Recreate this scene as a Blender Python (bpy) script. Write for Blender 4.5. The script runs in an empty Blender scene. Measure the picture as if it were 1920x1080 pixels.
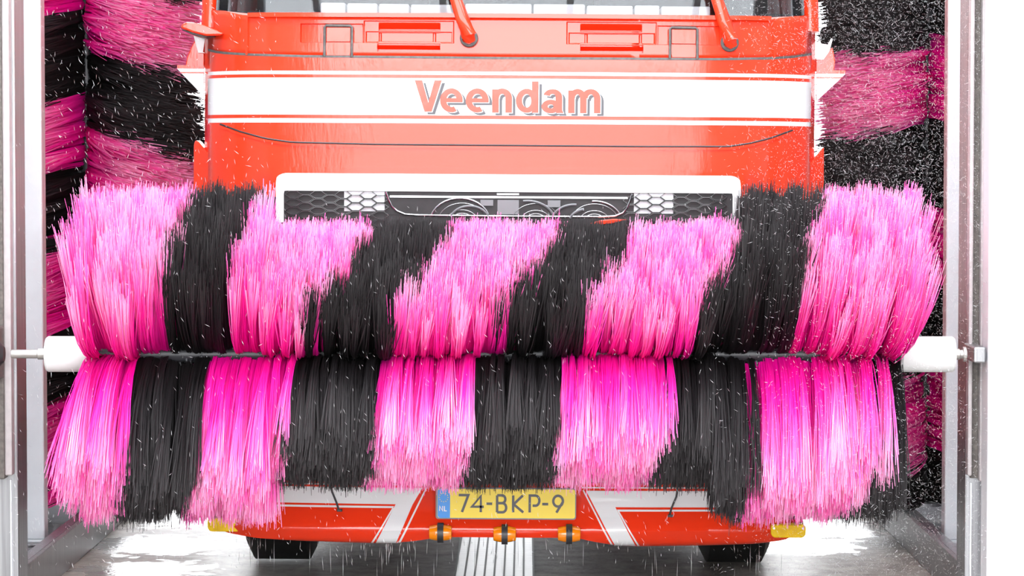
import bpy, bmesh, math, random
import numpy as np
from mathutils import Vector, Euler, Matrix
random.seed(7); rng = np.random.default_rng(7)
D2R = math.pi / 180
scene = bpy.context.scene
col = scene.collection

# ------------------------------------------------------------------ camera, sky, exposure
FPX = 5240.0
CAM_ROT = Euler((math.radians(90 - 2.46), 0, math.radians(0.273)), 'XYZ')
CAM_LOC = Vector((0, 0, 1.75))
cam_data = bpy.data.cameras.new('camera')
cam_data.sensor_width = 36.0
cam_data.lens = FPX / 1920 * 36.0
cam_data.clip_end = 500
cam = bpy.data.objects.new('camera', cam_data)
cam.location = CAM_LOC; cam.rotation_euler = CAM_ROT
col.objects.link(cam); scene.camera = cam

world = bpy.data.worlds.new('overcast_sky'); scene.world = world
world.use_nodes = True
bgn = world.node_tree.nodes['Background']
bgn.inputs['Color'].default_value = (0.95, 0.97, 1.0, 1)
bgn.inputs['Strength'].default_value = 1.0
scene.view_settings.view_transform = 'Standard'
scene.view_settings.look = 'None'
scene.view_settings.gamma = 1.0
scene.view_settings.use_curve_mapping = False
scene.view_settings.exposure = 3.5

_M = CAM_ROT.to_matrix()
def unproj(px, py, Y):
    """world point seen at photo pixel (px, py) on the plane at depth Y"""
    d = _M @ Vector(((px - 960) / FPX, (540 - py) / FPX, -1))
    t = (Y - CAM_LOC.y) / d.y
    return CAM_LOC + d * t
def wx(px, Y, py=540): return unproj(px, py, Y).x
def wz(py, Y, px=960): return unproj(px, py, Y).z

# ------------------------------------------------------------------ materials
MATS = {}
def new_mat(name):
    m = bpy.data.materials.new(name); m.use_nodes = True
    MATS[name] = m
    return m, m.node_tree.nodes, m.node_tree.links, m.node_tree.nodes['Principled BSDF']
def simple(name, c, rough=0.5, metal=0.0, coat=0.0, noise=0.0, nscale=20.0, bump=0.0, bscale=200.0, spec=0.5):
    m, N, L, b = new_mat(name)
    b.inputs['Base Color'].default_value = (*c, 1)
    b.inputs['Roughness'].default_value = rough
    b.inputs['Metallic'].default_value = metal
    b.inputs['Coat Weight'].default_value = coat
    b.inputs['Coat Roughness'].default_value = 0.04
    b.inputs['Specular IOR Level'].default_value = spec
    tc = N.new('ShaderNodeTexCoord')
    if noise > 0:
        n = N.new('ShaderNodeTexNoise'); n.inputs['Scale'].default_value = nscale; n.inputs['Detail'].default_value = 6
        L.new(tc.outputs['Object'], n.inputs['Vector'])
        r = N.new('ShaderNodeValToRGB')
        r.color_ramp.elements[0].position = 0.3; r.color_ramp.elements[1].position = 0.7
        r.color_ramp.elements[0].color = (*[x * (1 - noise) for x in c], 1)
        r.color_ramp.elements[1].color = (*[min(1, x * (1 + noise)) for x in c], 1)
        L.new(n.outputs['Fac'], r.inputs['Fac']); L.new(r.outputs['Color'], b.inputs['Base Color'])
    if bump > 0:
        n2 = N.new('ShaderNodeTexNoise'); n2.inputs['Scale'].default_value = bscale; n2.inputs['Detail'].default_value = 3
        L.new(tc.outputs['Object'], n2.inputs['Vector'])
        bp = N.new('ShaderNodeBump'); bp.inputs['Strength'].default_value = bump; bp.inputs['Distance'].default_value = 0.002
        L.new(n2.outputs['Fac'], bp.inputs['Height']); L.new(bp.outputs['Normal'], b.inputs['Normal'])
        L.new(bp.outputs['Normal'], b.inputs['Coat Normal'])
    return m

def wet_paint(name, c):
    """glossy paint with a streaky film of running water"""
    m, N, L, b = new_mat(name)
    b.inputs['Base Color'].default_value = (*c, 1)
    b.inputs['Roughness'].default_value = 0.4
    b.inputs['Specular IOR Level'].default_value = 0.1
    b.inputs['Coat Weight'].default_value = 1.0
    b.inputs['Coat Roughness'].default_value = 0.03
    tc = N.new('ShaderNodeTexCoord')
    mp = N.new('ShaderNodeMapping'); mp.inputs['Scale'].default_value = (60, 60, 14)
    L.new(tc.outputs['Object'], mp.inputs['Vector'])
    n = N.new('ShaderNodeTexNoise'); n.inputs['Scale'].default_value = 1.0; n.inputs['Detail'].default_value = 5
    n.inputs['Roughness'].default_value = 0.65
    L.new(mp.outputs['Vector'], n.inputs['Vector'])
    n3 = N.new('ShaderNodeTexNoise'); n3.inputs['Scale'].default_value = 2.2; n3.inputs['Detail'].default_value = 2
    L.new(tc.outputs['Object'], n3.inputs['Vector'])
    mr = N.new('ShaderNodeMapRange'); mr.inputs['From Min'].default_value = 0.42; mr.inputs['From Max'].default_value = 0.62
    mr.inputs['To Min'].default_value = 0.06; mr.inputs['To Max'].default_value = 0.42
    L.new(n3.outputs['Fac'], mr.inputs['Value'])
    bp = N.new('ShaderNodeBump'); bp.inputs['Distance'].default_value = 0.002
    L.new(mr.outputs['Result'], bp.inputs['Strength'])
    L.new(n.outputs['Fac'], bp.inputs['Height'])
    L.new(bp.outputs['Normal'], b.inputs['Coat Normal'])
    return m

RED = wet_paint('wet_red_paint', (0.82, 0.038, 0.008))
WHITE = wet_paint('wet_white_paint', (0.80, 0.80, 0.80))
SALMON = RED
GREYPRINT = simple('grey_print', (0.07, 0.07, 0.08), 0.4)
BLACK = simple('black_plastic', (0.022, 0.018, 0.02), 0.35, bump=0.1)
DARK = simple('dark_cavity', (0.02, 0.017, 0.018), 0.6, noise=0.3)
RUBBER = simple('black_rubber', (0.03, 0.028, 0.03), 0.45)
GASKET = simple('grey_gasket', (0.10, 0.095, 0.09), 0.5, noise=0.3, nscale=60)
GLOSSBLK = simple('gloss_black_grille', (0.045, 0.042, 0.045), 0.22, coat=0.35)
CHROME = simple('chrome_trim', (0.62, 0.62, 0.64), 0.15, metal=1.0)
RADWHITE = simple('pale_radiator', (0.62, 0.64, 0.66), 0.4, noise=0.1, nscale=80)
FAN = simple('grey_fan_shroud', (0.16, 0.16, 0.17), 0.35)
SILVER = simple('silver_strip', (0.7, 0.7, 0.7), 0.3, metal=0.6)
YPLATE = simple('yellow_plate', (0.90, 0.66, 0.02), 0.35, bump=0.03)
BPLATE = simple('blue_plate', (0.015, 0.26, 0.75), 0.35)
INK = simple('plate_ink', (0.05, 0.045, 0.05), 0.4)
AMBER = simple('amber_lens', (0.95, 0.26, 0.003), 0.2, coat=0.6)
YLENS = simple('yellow_lens', (0.98, 0.60, 0.002), 0.35, noise=0.12, nscale=40, spec=0.2)
SCREW = simple('screw_steel', (0.5, 0.5, 0.52), 0.35, metal=1.0)
WPOST = simple('white_aluminium', (0.74, 0.77, 0.80), 0.35, noise=0.05, nscale=6)
WHUB = simple('white_nylon', (0.78, 0.78, 0.77), 0.4, noise=0.05, nscale=12)
SHAFTM = simple('shaft_steel', (0.5, 0.48, 0.46), 0.35, metal=0.8)
SHAFTD = simple('dark_shaft', (0.035, 0.035, 0.04), 0.4)
TYRE = simple('tyre_rubber', (0.012, 0.012, 0.012), 0.6)
UNDER = simple('chassis_black', (0.015, 0.014, 0.014), 0.6)
WALLM = simple('hall_wall', (0.30, 0.30, 0.31), 0.7, noise=0.15, nscale=3)
CEILM = simple('hall_ceiling', (0.45, 0.45, 0.46), 0.7)
PANELM = simple('white_casing', (0.80, 0.80, 0.82), 0.35, noise=0.02, nscale=2)
BROWNM = simple('brown_rail_cover', (0.10, 0.085, 0.075), 0.5, noise=0.35, nscale=70)
PINKSTRIP = simple('pale_guide_strip', (0.42, 0.38, 0.38), 0.4, noise=0.1, nscale=30)
GLASSREFL = simple('pale_glass_reflection', (0.9, 0.92, 0.94), 0.5, noise=0.08, nscale=8)  # pale colour in place of the bright reflection on the windscreen
INTERIOR = simple('cab_interior', (0.03, 0.025, 0.025), 0.8, noise=0.4, nscale=5)

def brushed(name, c, rough=0.38, metal=0.85):
    m, N, L, b = new_mat(name)
    b.inputs['Metallic'].default_value = metal
    b.inputs['Roughness'].default_value = rough
    tc = N.new('ShaderNodeTexCoord'); mp = N.new('ShaderNodeMapping'); mp.inputs['Scale'].default_value = (90, 90, 2.0)
    L.new(tc.outputs['Object'], mp.inputs['Vector'])
    n = N.new('ShaderNodeTexNoise'); n.inputs['Scale'].default_value = 1; n.inputs['Detail'].default_value = 5
    L.new(mp.outputs['Vector'], n.inputs['Vector'])
    r = N.new('ShaderNodeValToRGB'); r.color_ramp.elements[0].position = 0.3; r.color_ramp.elements[1].position = 0.75
    r.color_ramp.elements[0].color = (*[x * 0.7 for x in c], 1); r.color_ramp.elements[1].color = (*[min(1, x * 1.2) for x in c], 1)
    L.new(n.outputs['Fac'], r.inputs['Fac']); L.new(r.outputs['Color'], b.inputs['Base Color'])
    return m
STEEL = brushed('brushed_stainless', (0.36, 0.36, 0.37))
KERBM = brushed('galvanised_guide', (0.27, 0.265, 0.26), 0.45, 0.5)

def floor_material(name, base, dark, rlo, rhi, puddles=None):
    m, N, L, b = new_mat(name)
    tc = N.new('ShaderNodeTexCoord')
    n = N.new('ShaderNodeTexNoise'); n.inputs['Scale'].default_value = 9; n.inputs['Detail'].default_value = 9; n.inputs['Roughness'].default_value = 0.65
    L.new(tc.outputs['Object'], n.inputs['Vector'])
    r = N.new('ShaderNodeValToRGB'); r.color_ramp.elements[0].position = 0.32; r.color_ramp.elements[1].position = 0.7
    r.color_ramp.elements[0].color = (*dark, 1); r.color_ramp.elements[1].color = (*base, 1)
    L.new(n.outputs['Fac'], r.inputs['Fac']); L.new(r.outputs['Color'], b.inputs['Base Color'])
    n2 = N.new('ShaderNodeTexNoise'); n2.inputs['Scale'].default_value = 1.6; n2.inputs['Detail'].default_value = 3
    L.new(tc.outputs['Object'], n2.inputs['Vector'])
    mr = N.new('ShaderNodeMapRange')
    if puddles:                       # puddles with wobbly edges; the rest is damp rough concrete
        cur = None
        for p in puddles:
            d = N.new('ShaderNodeVectorMath'); d.operation = 'DISTANCE'; d.inputs[1].default_value = (p[0], p[1], 0)
            L.new(tc.outputs['Object'], d.inputs[0])
            q = N.new('ShaderNodeMath'); q.operation = 'DIVIDE'; q.inputs[1].default_value = p[2]; L.new(d.outputs['Value'], q.inputs[0])
            if cur is None: cur = q
            else:
                mn = N.new('ShaderNodeMath'); mn.operation = 'MINIMUM'; L.new(cur.outputs[0], mn.inputs[0]); L.new(q.outputs[0], mn.inputs[1]); cur = mn
        n2.inputs['Scale'].default_value = 9.0; n2.inputs['Detail'].default_value = 8
        ma = N.new('ShaderNodeMath'); ma.operation = 'MULTIPLY_ADD'; ma.inputs[1].default_value = 2.2; L.new(n2.outputs['Fac'], ma.inputs[0]); L.new(cur.outputs[0], ma.inputs[2])
        L.new(ma.outputs[0], mr.inputs['Value']); mr.inputs['From Min'].default_value = 1.9; mr.inputs['From Max'].default_value = 2.15
        ms = N.new('ShaderNodeMapRange'); ms.inputs['From Min'].default_value = 1.9; ms.inputs['From Max'].default_value = 2.15
        ms.inputs['To Min'].default_value = 0.5; ms.inputs['To Max'].default_value = 0.10
        L.new(ma.outputs[0], ms.inputs['Value']); L.new(ms.outputs['Result'], b.inputs['Specular IOR Level'])
    else:
        mr.inputs['From Min'].default_value = 0.42; mr.inputs['From Max'].default_value = 0.6
        L.new(n2.outputs['Fac'], mr.inputs['Value'])
    mr.inputs['To Min'].default_value = rlo; mr.inputs['To Max'].default_value = rhi
    L.new(mr.outputs['Result'], b.inputs['Roughness'])
    n3 = N.new('ShaderNodeTexNoise'); n3.inputs['Scale'].default_value = 45; n3.inputs['Detail'].default_value = 4
    L.new(tc.outputs['Object'], n3.inputs['Vector'])
    bp = N.new('ShaderNodeBump'); bp.inputs['Strength'].default_value = 0.3; bp.inputs['Distance'].default_value = 0.008
    L.new(n3.outputs['Fac'], bp.inputs['Height']); L.new(bp.outputs['Normal'], b.inputs['Normal'])
    return m
FLOORM = floor_material('wet_concrete', (0.40, 0.37, 0.33), (0.16, 0.145, 0.13), 0.07, 0.5, [(-1.68, 12.1, .30), (-1.72, 12.9, .34), (-1.6, 13.9, .40), (1.45, 13.5, .38), (1.25, 12.9, .30), (1.4, 14.6, .5)])
APRONM = floor_material('outdoor_concrete', (0.55, 0.54, 0.52), (0.45, 0.44, 0.43), 0.4, 0.7)
PLATFORMM = floor_material('dark_wet_plinth', (0.12, 0.12, 0.125), (0.05, 0.05, 0.055), 0.12, 0.35)

def bristle_material(name, stops, rough=0.45, trans=0.0):
    """u = position along the filament (root to foamy tip, light on the tips put into the colour), v = random per filament"""
    m, N, L, b = new_mat(name)
    b.inputs['Roughness'].default_value = rough
    b.inputs['Specular IOR Level'].default_value = 0.2
    uv = N.new('ShaderNodeUVMap'); uv.uv_map = 'strand'
    sx = N.new('ShaderNodeSeparateXYZ'); L.new(uv.outputs['UV'], sx.inputs['Vector'])
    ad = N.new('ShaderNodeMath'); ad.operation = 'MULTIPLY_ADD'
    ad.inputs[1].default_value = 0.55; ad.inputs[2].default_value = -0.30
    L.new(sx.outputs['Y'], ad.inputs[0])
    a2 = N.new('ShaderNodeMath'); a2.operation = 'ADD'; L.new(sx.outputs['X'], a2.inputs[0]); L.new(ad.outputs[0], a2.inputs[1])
    r = N.new('ShaderNodeValToRGB')
    els = r.color_ramp.elements
    els[0].position, els[0].color = stops[0][0], (*stops[0][1], 1)
    els[1].position, els[1].color = stops[-1][0], (*stops[-1][1], 1)
    for p, c in stops[1:-1]:
        e = els.new(p); e.color = (*c, 1)
    L.new(a2.outputs[0], r.inputs['Fac']); L.new(r.outputs['Color'], b.inputs['Base Color'])  # paler ramp end: foam plus light caught on the tips
    if trans > 0:
        out = N['Material Output']; tl = N.new('ShaderNodeBsdfTranslucent'); L.new(r.outputs['Color'], tl.inputs['Color'])
        mx = N.new('ShaderNodeMixShader'); mx.inputs['Fac'].default_value = trans
        L.new(b.outputs['BSDF'], mx.inputs[1]); L.new(tl.outputs['BSDF'], mx.inputs[2]); L.new(mx.outputs['Shader'], out.inputs['Surface'])
    return m
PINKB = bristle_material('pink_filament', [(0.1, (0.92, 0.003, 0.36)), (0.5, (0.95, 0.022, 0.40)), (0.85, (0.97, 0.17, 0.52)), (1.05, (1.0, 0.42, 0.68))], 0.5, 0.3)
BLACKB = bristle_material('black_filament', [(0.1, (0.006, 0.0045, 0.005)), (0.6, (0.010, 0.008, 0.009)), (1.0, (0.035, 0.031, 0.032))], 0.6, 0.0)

def glass_mat():
    m, N, L, b = new_mat('windscreen_glass')
    out = N['Material Output']; N.remove(b)
    tr = N.new('ShaderNodeBsdfTransparent'); tr.inputs['Color'].default_value = (0.82, 0.84, 0.85, 1)
    gl = N.new('ShaderNodeBsdfGlossy'); gl.inputs['Roughness'].default_value = 0.02
    fr = N.new('ShaderNodeFresnel'); fr.inputs['IOR'].default_value = 1.5
    mx = N.new('ShaderNodeMixShader')
    L.new(fr.outputs['Fac'], mx.inputs['Fac']); L.new(tr.outputs['BSDF'], mx.inputs[1]); L.new(gl.outputs['BSDF'], mx.inputs[2])
    L.new(mx.outputs['Shader'], out.inputs['Surface'])
    return m
GLASS = glass_mat()
def clear_mat():
    m, N, L, b = new_mat('added_rooflight_glazing')
    out = N['Material Output']; N.remove(b)
    tr = N.new('ShaderNodeBsdfTransparent'); tr.inputs['Color'].default_value = (0.9, 0.91, 0.92, 1)  # glazing of the added rooflights
    L.new(tr.outputs['BSDF'], out.inputs['Surface'])
    return m
ROOFGLASS = clear_mat()
def water_mat(name, tint, fac):
    m, N, L, b = new_mat(name)
    b.inputs['Base Color'].default_value = (*tint, 1); b.inputs['Roughness'].default_value = 0.15
    out = N['Material Output']
    tl = N.new('ShaderNodeBsdfTranslucent'); tl.inputs['Color'].default_value = (*tint, 1)
    mx = N.new('ShaderNodeMixShader'); mx.inputs['Fac'].default_value = 0.5
    L.new(b.outputs['BSDF'], mx.inputs[1]); L.new(tl.outputs['BSDF'], mx.inputs[2])
    tr = N.new('ShaderNodeBsdfTransparent')
    m2 = N.new('ShaderNodeMixShader'); m2.inputs['Fac'].default_value = fac
    L.new(mx.outputs['Shader'], m2.inputs[1]); L.new(tr.outputs['BSDF'], m2.inputs[2])
    L.new(m2.outputs['Shader'], out.inputs['Surface'])
    return m
SPRAYM = water_mat('spray_water', (0.93, 0.94, 0.95), 0.15)
DRIPM = water_mat('dripping_water', (0.9, 0.91, 0.92), 0.35)

# ------------------------------------------------------------------ mesh helpers
class MB:
    def __init__(self): self.v = []; self.f = []
    def box(self, x0, x1, y0, y1, z0, z1):
        b = len(self.v)
        self.v += [(x0,y0,z0),(x1,y0,z0),(x1,y1,z0),(x0,y1,z0),(x0,y0,z1),(x1,y0,z1),(x1,y1,z1),(x0,y1,z1)]
        self.f += [tuple(b+i for i in q) for q in ((0,3,2,1),(4,5,6,7),(0,1,5,4),(1,2,6,5),(2,3,7,6),(3,0,4,7))]
        return self
    def prism(self, poly, y0, y1):          # polygon in x,z extruded along y
        b = len(self.v); n = len(poly)
        self.v += [(x, y0, z) for x, z in poly] + [(x, y1, z) for x, z in poly]
        self.f += [tuple(range(b, b+n)), tuple(range(b+2*n-1, b+n-1, -1))]
        self.f += [(b+i, b+n+i, b+n+(i+1) % n, b+(i+1) % n) for i in range(n)]
        return self
    def prism_z(self, poly, z0, z1):        # polygon in x,y extruded along z
        b = len(self.v); n = len(poly)
        self.v += [(x, y, z0) for x, y in poly] + [(x, y, z1) for x, y in poly]
        self.f += [tuple(range(b, b+n)), tuple(range(b+2*n-1, b+n-1, -1))]
        self.f += [(b+i, b+n+i, b+n+(i+1) % n, b+(i+1) % n) for i in range(n)]
        return self
    def tube(self, path, radii, n=12, caps=True):
        path = [Vector(p) for p in path]
        if not hasattr(radii, '__len__'): radii = [radii] * len(path)
        b = len(self.v); t0 = (path[1] - path[0]).normalized()
        up = Vector((0, 0, 1)) if abs(t0.z) < 0.9 else Vector((0, 1, 0))
        for i, p in enumerate(path):
            t = (path[min(i+1, len(path)-1)] - path[max(i-1, 0)]).normalized()
            a = t.cross(up).normalized(); c = a.cross(t).normalized()
            for k in range(n):
                q = p + (a * math.cos(2*math.pi*k/n) + c * math.sin(2*math.pi*k/n)) * radii[i]
                self.v.append(tuple(q))
        for i in range(len(path)-1):
            for k in range(n):
                self.f.append((b+i*n+k, b+i*n+(k+1) % n, b+(i+1)*n+(k+1) % n, b+(i+1)*n+k))
        if caps:
            self.f.append(tuple(b+k for k in range(n-1, -1, -1))); e = b+(len(path)-1)*n
            self.f.append(tuple(e+k for k in range(n)))
        return self
    def lathe_x(self, prof, cx, cy, cz, n=24, sy=1.0, sz=1.0):   # prof: (x, r) along the x axis
        b = len(self.v)
        for x, r in prof:
            for k in range(n):
                a = 2*math.pi*k/n
                self.v.append((cx+x, cy+r*sy*math.cos(a), cz+r*sz*math.sin(a)))
        for i in range(len(prof)-1):
            for k in range(n):
                self.f.append((b+i*n+k, b+i*n+(k+1) % n, b+(i+1)*n+(k+1) % n, b+(i+1)*n+k))
        self.f.append(tuple(b+k for k in range(n-1, -1, -1))); e = b+(len(prof)-1)*n
        self.f.append(tuple(e+k for k in range(n)))
        return self
    def build(self, name, mat, parent=None, smooth=False, bevel=0.0, seg=2):
        me = bpy.data.meshes.new(name); me.from_pydata(self.v, [], self.f); me.update()
        bm = bmesh.new(); bm.from_mesh(me); bmesh.ops.recalc_face_normals(bm, faces=bm.faces); bm.to_mesh(me); bm.free()
        me.materials.append(mat)
        o = bpy.data.objects.new(name, me); col.objects.link(o)
        if parent: o.parent = parent
        if smooth:
            me.polygons.foreach_set('use_smooth', [True]*len(me.polygons))
            me.set_sharp_from_angle(angle=math.radians(38))
        if bevel > 0:
            md = o.modifiers.new('bevel', 'BEVEL'); md.width = bevel; md.segments = seg; md.limit_method = 'ANGLE'
        return o
def empty(name, loc=(0,0,0)):
    o = bpy.data.objects.new(name, None); o.location = loc; o.empty_display_size = 0.1; col.objects.link(o); return o
def tag(o, label=None, cat=None, group=None, kind=None):
    if label: o['label'] = label
    if cat: o['category'] = cat
    if group: o['group'] = group
    if kind: o['kind'] = kind
    return o

# ------------------------------------------------------------------ the hall (structure), unseen, added to shape the daylight
HX0, HX1, HY0, HY1, HZ = -3.7, 3.5, 5.0, 17.6, 5.4
tag(MB().box(HX0-0.3, HX1+0.3, HY0-0.3, HY1, -0.3, 0.0).build('floor', FLOORM), kind='structure')
g = MB(); g.box(-60, 60, -70, HY0-0.3, -0.3, -0.005); g.box(-60, 60, HY1, 90, -0.3, -0.005)
tag(g.build('ground', APRONM), kind='structure')
tag(MB().box(HX0-0.3, HX0, HY0, HY1, 0, HZ).build('wall_left', WALLM), kind='structure')
tag(MB().box(HX1, HX1+0.3, HY0, HY1, 0, HZ).build('wall_right', WALLM), kind='structure')
# flat roof with three unseen rooflights, added for more daylight from above
LIGHTS = [(-3.0, 2.8, 5.6, 9.9), (-3.3, -1.5, 10.7, 16.9), (1.3, 3.1, 10.7, 16.9)]
g = MB(); X0_, X1_ = HX0-0.3, HX1+0.3
g.box(X0_, X1_, HY0-0.3, 5.6, HZ, HZ+.25); g.box(X0_, -3.0, 5.6, 9.9, HZ, HZ+.25); g.box(2.8, X1_, 5.6, 9.9, HZ, HZ+.25)
g.box(X0_, X1_, 9.9, 10.7, HZ, HZ+.25); g.box(X0_, -3.3, 10.7, 16.9, HZ, HZ+.25); g.box(-1.5, 1.3, 10.7, 16.9, HZ, HZ+.25)
g.box(3.1, X1_, 10.7, 16.9, HZ, HZ+.25); g.box(X0_, X1_, 16.9, HY1, HZ, HZ+.25)
tag(g.build('ceiling', CEILM), kind='structure')
for k, (a, b, c, d) in enumerate(LIGHTS):
    w = tag(MB().box(a, b, c, d, HZ+.16, HZ+.17).build('added_rooflight_%d' % (k+1), ROOFGLASS), kind='structure')
    nb = 5  # bars added to split the rooflight's reflection into segments
    for j in range(1, nb):
        if b-a > d-c: x = a+(b-a)*j/nb; MB().box(x-.03, x+.03, c, d, HZ+.10, HZ+.159).build('added_glazing_bar', WPOST, w)
        else: y = c+(d-c)*j/nb; MB().box(a, b, y-.03, y+.03, HZ+.10, HZ+.159).build('added_glazing_bar', WPOST, w)
DX0, DX1, DZ = -2.3, 2.1, 4.6
g = MB(); g.box(HX0-0.3, DX0, HY0-0.3, HY0, 0, HZ); g.box(DX1, HX1+0.3, HY0-0.3, HY0, 0, HZ); g.box(DX0, DX1, HY0-0.3, HY0, DZ, HZ)
tag(g.build('wall_front', WALLM), kind='structure')
g = MB(); g.box(HX0-0.3, -2.68, HY1, HY1+0.3, 0, HZ); g.box(2.32, HX1+0.3, HY1, HY1+0.3, 0, HZ); g.box(-2.68, 2.32, HY1, HY1+0.3, 4.6, HZ)
tag(g.build('wall_rear', WALLM), kind='structure')

# ------------------------------------------------------------------ the truck
TY = 11.0
TX = wx(948.5, TY)
truck = empty('truck', (TX, TY, 0)); truck.rotation_euler = (0, math.radians(0.36), 0)
tag(truck, 'red truck with a white lettered band and yellow licence plate in the wash', 'truck')
def lx(px): return unproj(px, 540, TY).x - TX
def lz(py): return unproj(948.5, py, TY).z
HW = 1.242
def plan(x):
    a = abs(x); y = 0.052 * x * x
    if a > 0.92:
        q = min(1.0, (a - 0.92) / 0.325); y += 0.30 * (1 - math.sqrt(max(0.0, 1 - q * q)))
    return y
ZG = lz(109)                                   # gap under the wiper panel
def s_cab(x, z):
    if z > ZG: return plan(x) + (z - ZG) * 0.075
    return plan(x) + (ZG - z) * 0.030
BPROF = [(lz(700), 0.05), (lz(880), 0.02), (lz(908), 0.0), (lz(945), -0.012), (lz(966), -0.025), (lz(984), -0.055), (lz(993), -0.06), (lz(1006), -0.045), (lz(1012), -0.040), (lz(1026), 0.0)]
def s_bump(x, z):
    P = BPROF; o = P[-1][1]
    if z >= P[0][0]: o = P[0][1]
    else:
        for (za, oa), (zb, ob) in zip(P, P[1:]):
            if zb <= z <= za: o = oa + (ob - oa) * (za - z) / (za - zb); break
    return plan(x * 0.985) + o
def interp(pts, x):
    if x <= pts[0][0]: return pts[0][1]
    for (a, b), (c, d) in zip(pts, pts[1:]):
        if x <= c: return b + (d - b) * (x - a) / (c - a)
    return pts[-1][1]
def patch(name, mat, top, bot, surf, off=0.0, thick=0.006, n=60, m=4, parent=None, rows=None, smooth=True, bevel=0.0):
    """solid panel on a body surface between two pixel polylines (u along, v from top to bottom)"""
    def along(pl, u):
        L = [0]
        for (a, b), (c, d) in zip(pl, pl[1:]): L.append(L[-1] + math.hypot(c-a, d-b))
        s = u * L[-1]
        for i in range(len(pl)-1):
            if s <= L[i+1] + 1e-9:
                k = (s - L[i]) / max(1e-9, L[i+1] - L[i]); return pl[i][0] + (pl[i+1][0]-pl[i][0])*k, pl[i][1] + (pl[i+1][1]-pl[i][1])*k
        return pl[-1]
    g = MB(); fr = []; bk = []
    for j in range(m+1):
        for i in range(n+1):
            u = i / n; v = j / m
            if rows: v = rows[j]
            a = along(top, u); c = along(bot, u)
            x = lx(a[0] + (c[0]-a[0])*v); z = lz(a[1] + (c[1]-a[1])*v)
            x = max(-HW+0.001, min(HW-0.001, x))
            y = surf(x, z) - off
            fr.append((x, y, z)); bk.append((x, y + thick, z))
    N = (n+1)*(m+1); g.v = fr + bk
    for j in range(m):
        for i in range(n):
            a = j*(n+1)+i
            g.f.append((a, a+1, a+n+2, a+n+1)); g.f.append((N+a, N+a+n+1, N+a+n+2, N+a+1))
    rim = [i for i in range(n+1)] + [j*(n+1)+n for j in range(1, m+1)] + [m*(n+1)+i for i in range(n-1, -1, -1)] + [j*(n+1) for j in range(m-1, 0, -1)]
    for a, b in zip(rim, rim[1:] + rim[:1]): g.f.append((a, N+a, N+b, b))
    return g.build(name, mat, parent or truck, smooth=smooth, bevel=bevel)
def rect(name, mat, x0, y0, x1, y1, surf, **k):
    return patch(name, mat, [(x0, y0), (x1, y0)], [(x0, y1), (x1, y1)], surf, **k)

XL, XR = 372, 1525
# cab body shell behind the panels
pl = [(x, s_cab(x, lz(300)) + 0.035) for x in np.linspace(-HW+0.004, HW-0.004, 61)]
pl += [(HW-0.004, 2.2), (-HW+0.004, 2.2)]
MB().prism_z(pl, 0.62, lz(36)).build('cab_body', RED, truck, smooth=True)
# wiper panel as a relief with real recesses
REC = []
for sgn in (1, -1):
    def mx(a, b):
        return (a, b) if sgn == 1 else (1900-b, 1900-a)
    for a, t, b, bt, d in ((557, 46, 674, 81, .014), (676, 40, 844, 81, .012), (704, 43, 818, 58, -.04), (680, 60, 840, 79, .022), (704, 60, 708, 79, .03), (806, 60, 810, 79, .03), (702, 82, 819, 96, -.05)):
        x0, x1 = mx(a, b); REC.append((x0, t, x1, bt, d))
def rec_depth(px, py):
    d = 0.0
    for x0, t, x1, b, q in REC:
        if x0 <= px <= x1 and t <= py <= b: d = q if q > 0 else .008 + (-q) * (py - t) / (b - t)
    return d
xs = set(np.linspace(XL, XR, 70)); ys = set(np.linspace(27, 105, 6))
for x0, t, x1, b, q in REC:
    for e in (x0, x1): xs |= {e-1.2, e+1.2}
    for e in (t, b): ys |= {e-0.9, e+0.9}
xs = sorted(xs); ys = sorted(y for y in ys)
TOPW = [(XL, 16), (400, 18), (430, 23), (455, 26), (700, 27), (1440, 27.5), (1480, 24), (1500, 22), (XR, 19)]
GAPL = [(XL, 92), (385, 96), (410, 100), (460, 104), (560, 107), (950, 109), (1340, 108), (1440, 105), (1490, 100), (XR, 93)]
g = MB(); n = len(xs); m = len(ys)
for y in ys:
    for x in xs:
        v = (y - 27) / 78.0
        yy = y + (interp(TOPW, x) - 27) * (1 - v) + (interp(GAPL, x) - 2 - 105) * v if (x < 500 or x > 1400) else y + (interp(GAPL, x) - 107) * v
        X = max(-HW+.001, min(HW-.001, lx(x))); Z = lz(yy)
        g.v.append((X, s_cab(X, max(Z, ZG+.0001)) + rec_depth(x, y), Z))
for j in range(m-1):
    for i in range(n-1):
        g.f.append((j*n+i, j*n+i+1, (j+1)*n+i+1, (j+1)*n+i))
o = g.build('wiper_panel', RED, truck, smooth=True)
md = o.modifiers.new('solid', 'SOLIDIFY'); md.thickness = 0.012; md.offset = -1
wiper_panel = o
patch('windscreen_lip', RED, [(456, 25), (1440, 26)], [(456, 33), (1440, 34)], s_cab, off=0.022, thick=0.03, m=2)
patch('panel_gap', GASKET, [(a, b-2.2) for a, b in GAPL], [(a, b+2.2) for a, b in GAPL], lambda x, z: s_cab(x, ZG), off=0.001, thick=0.02, m=1)
# corner seams of the wiper panel
for px in (454, 1447):
    rect('seam', RED, px-2, 30, px+2, 104, lambda x, z: s_cab(x, max(z, ZG+.001)), off=0.006, thick=0.01, n=3, m=6)
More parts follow.
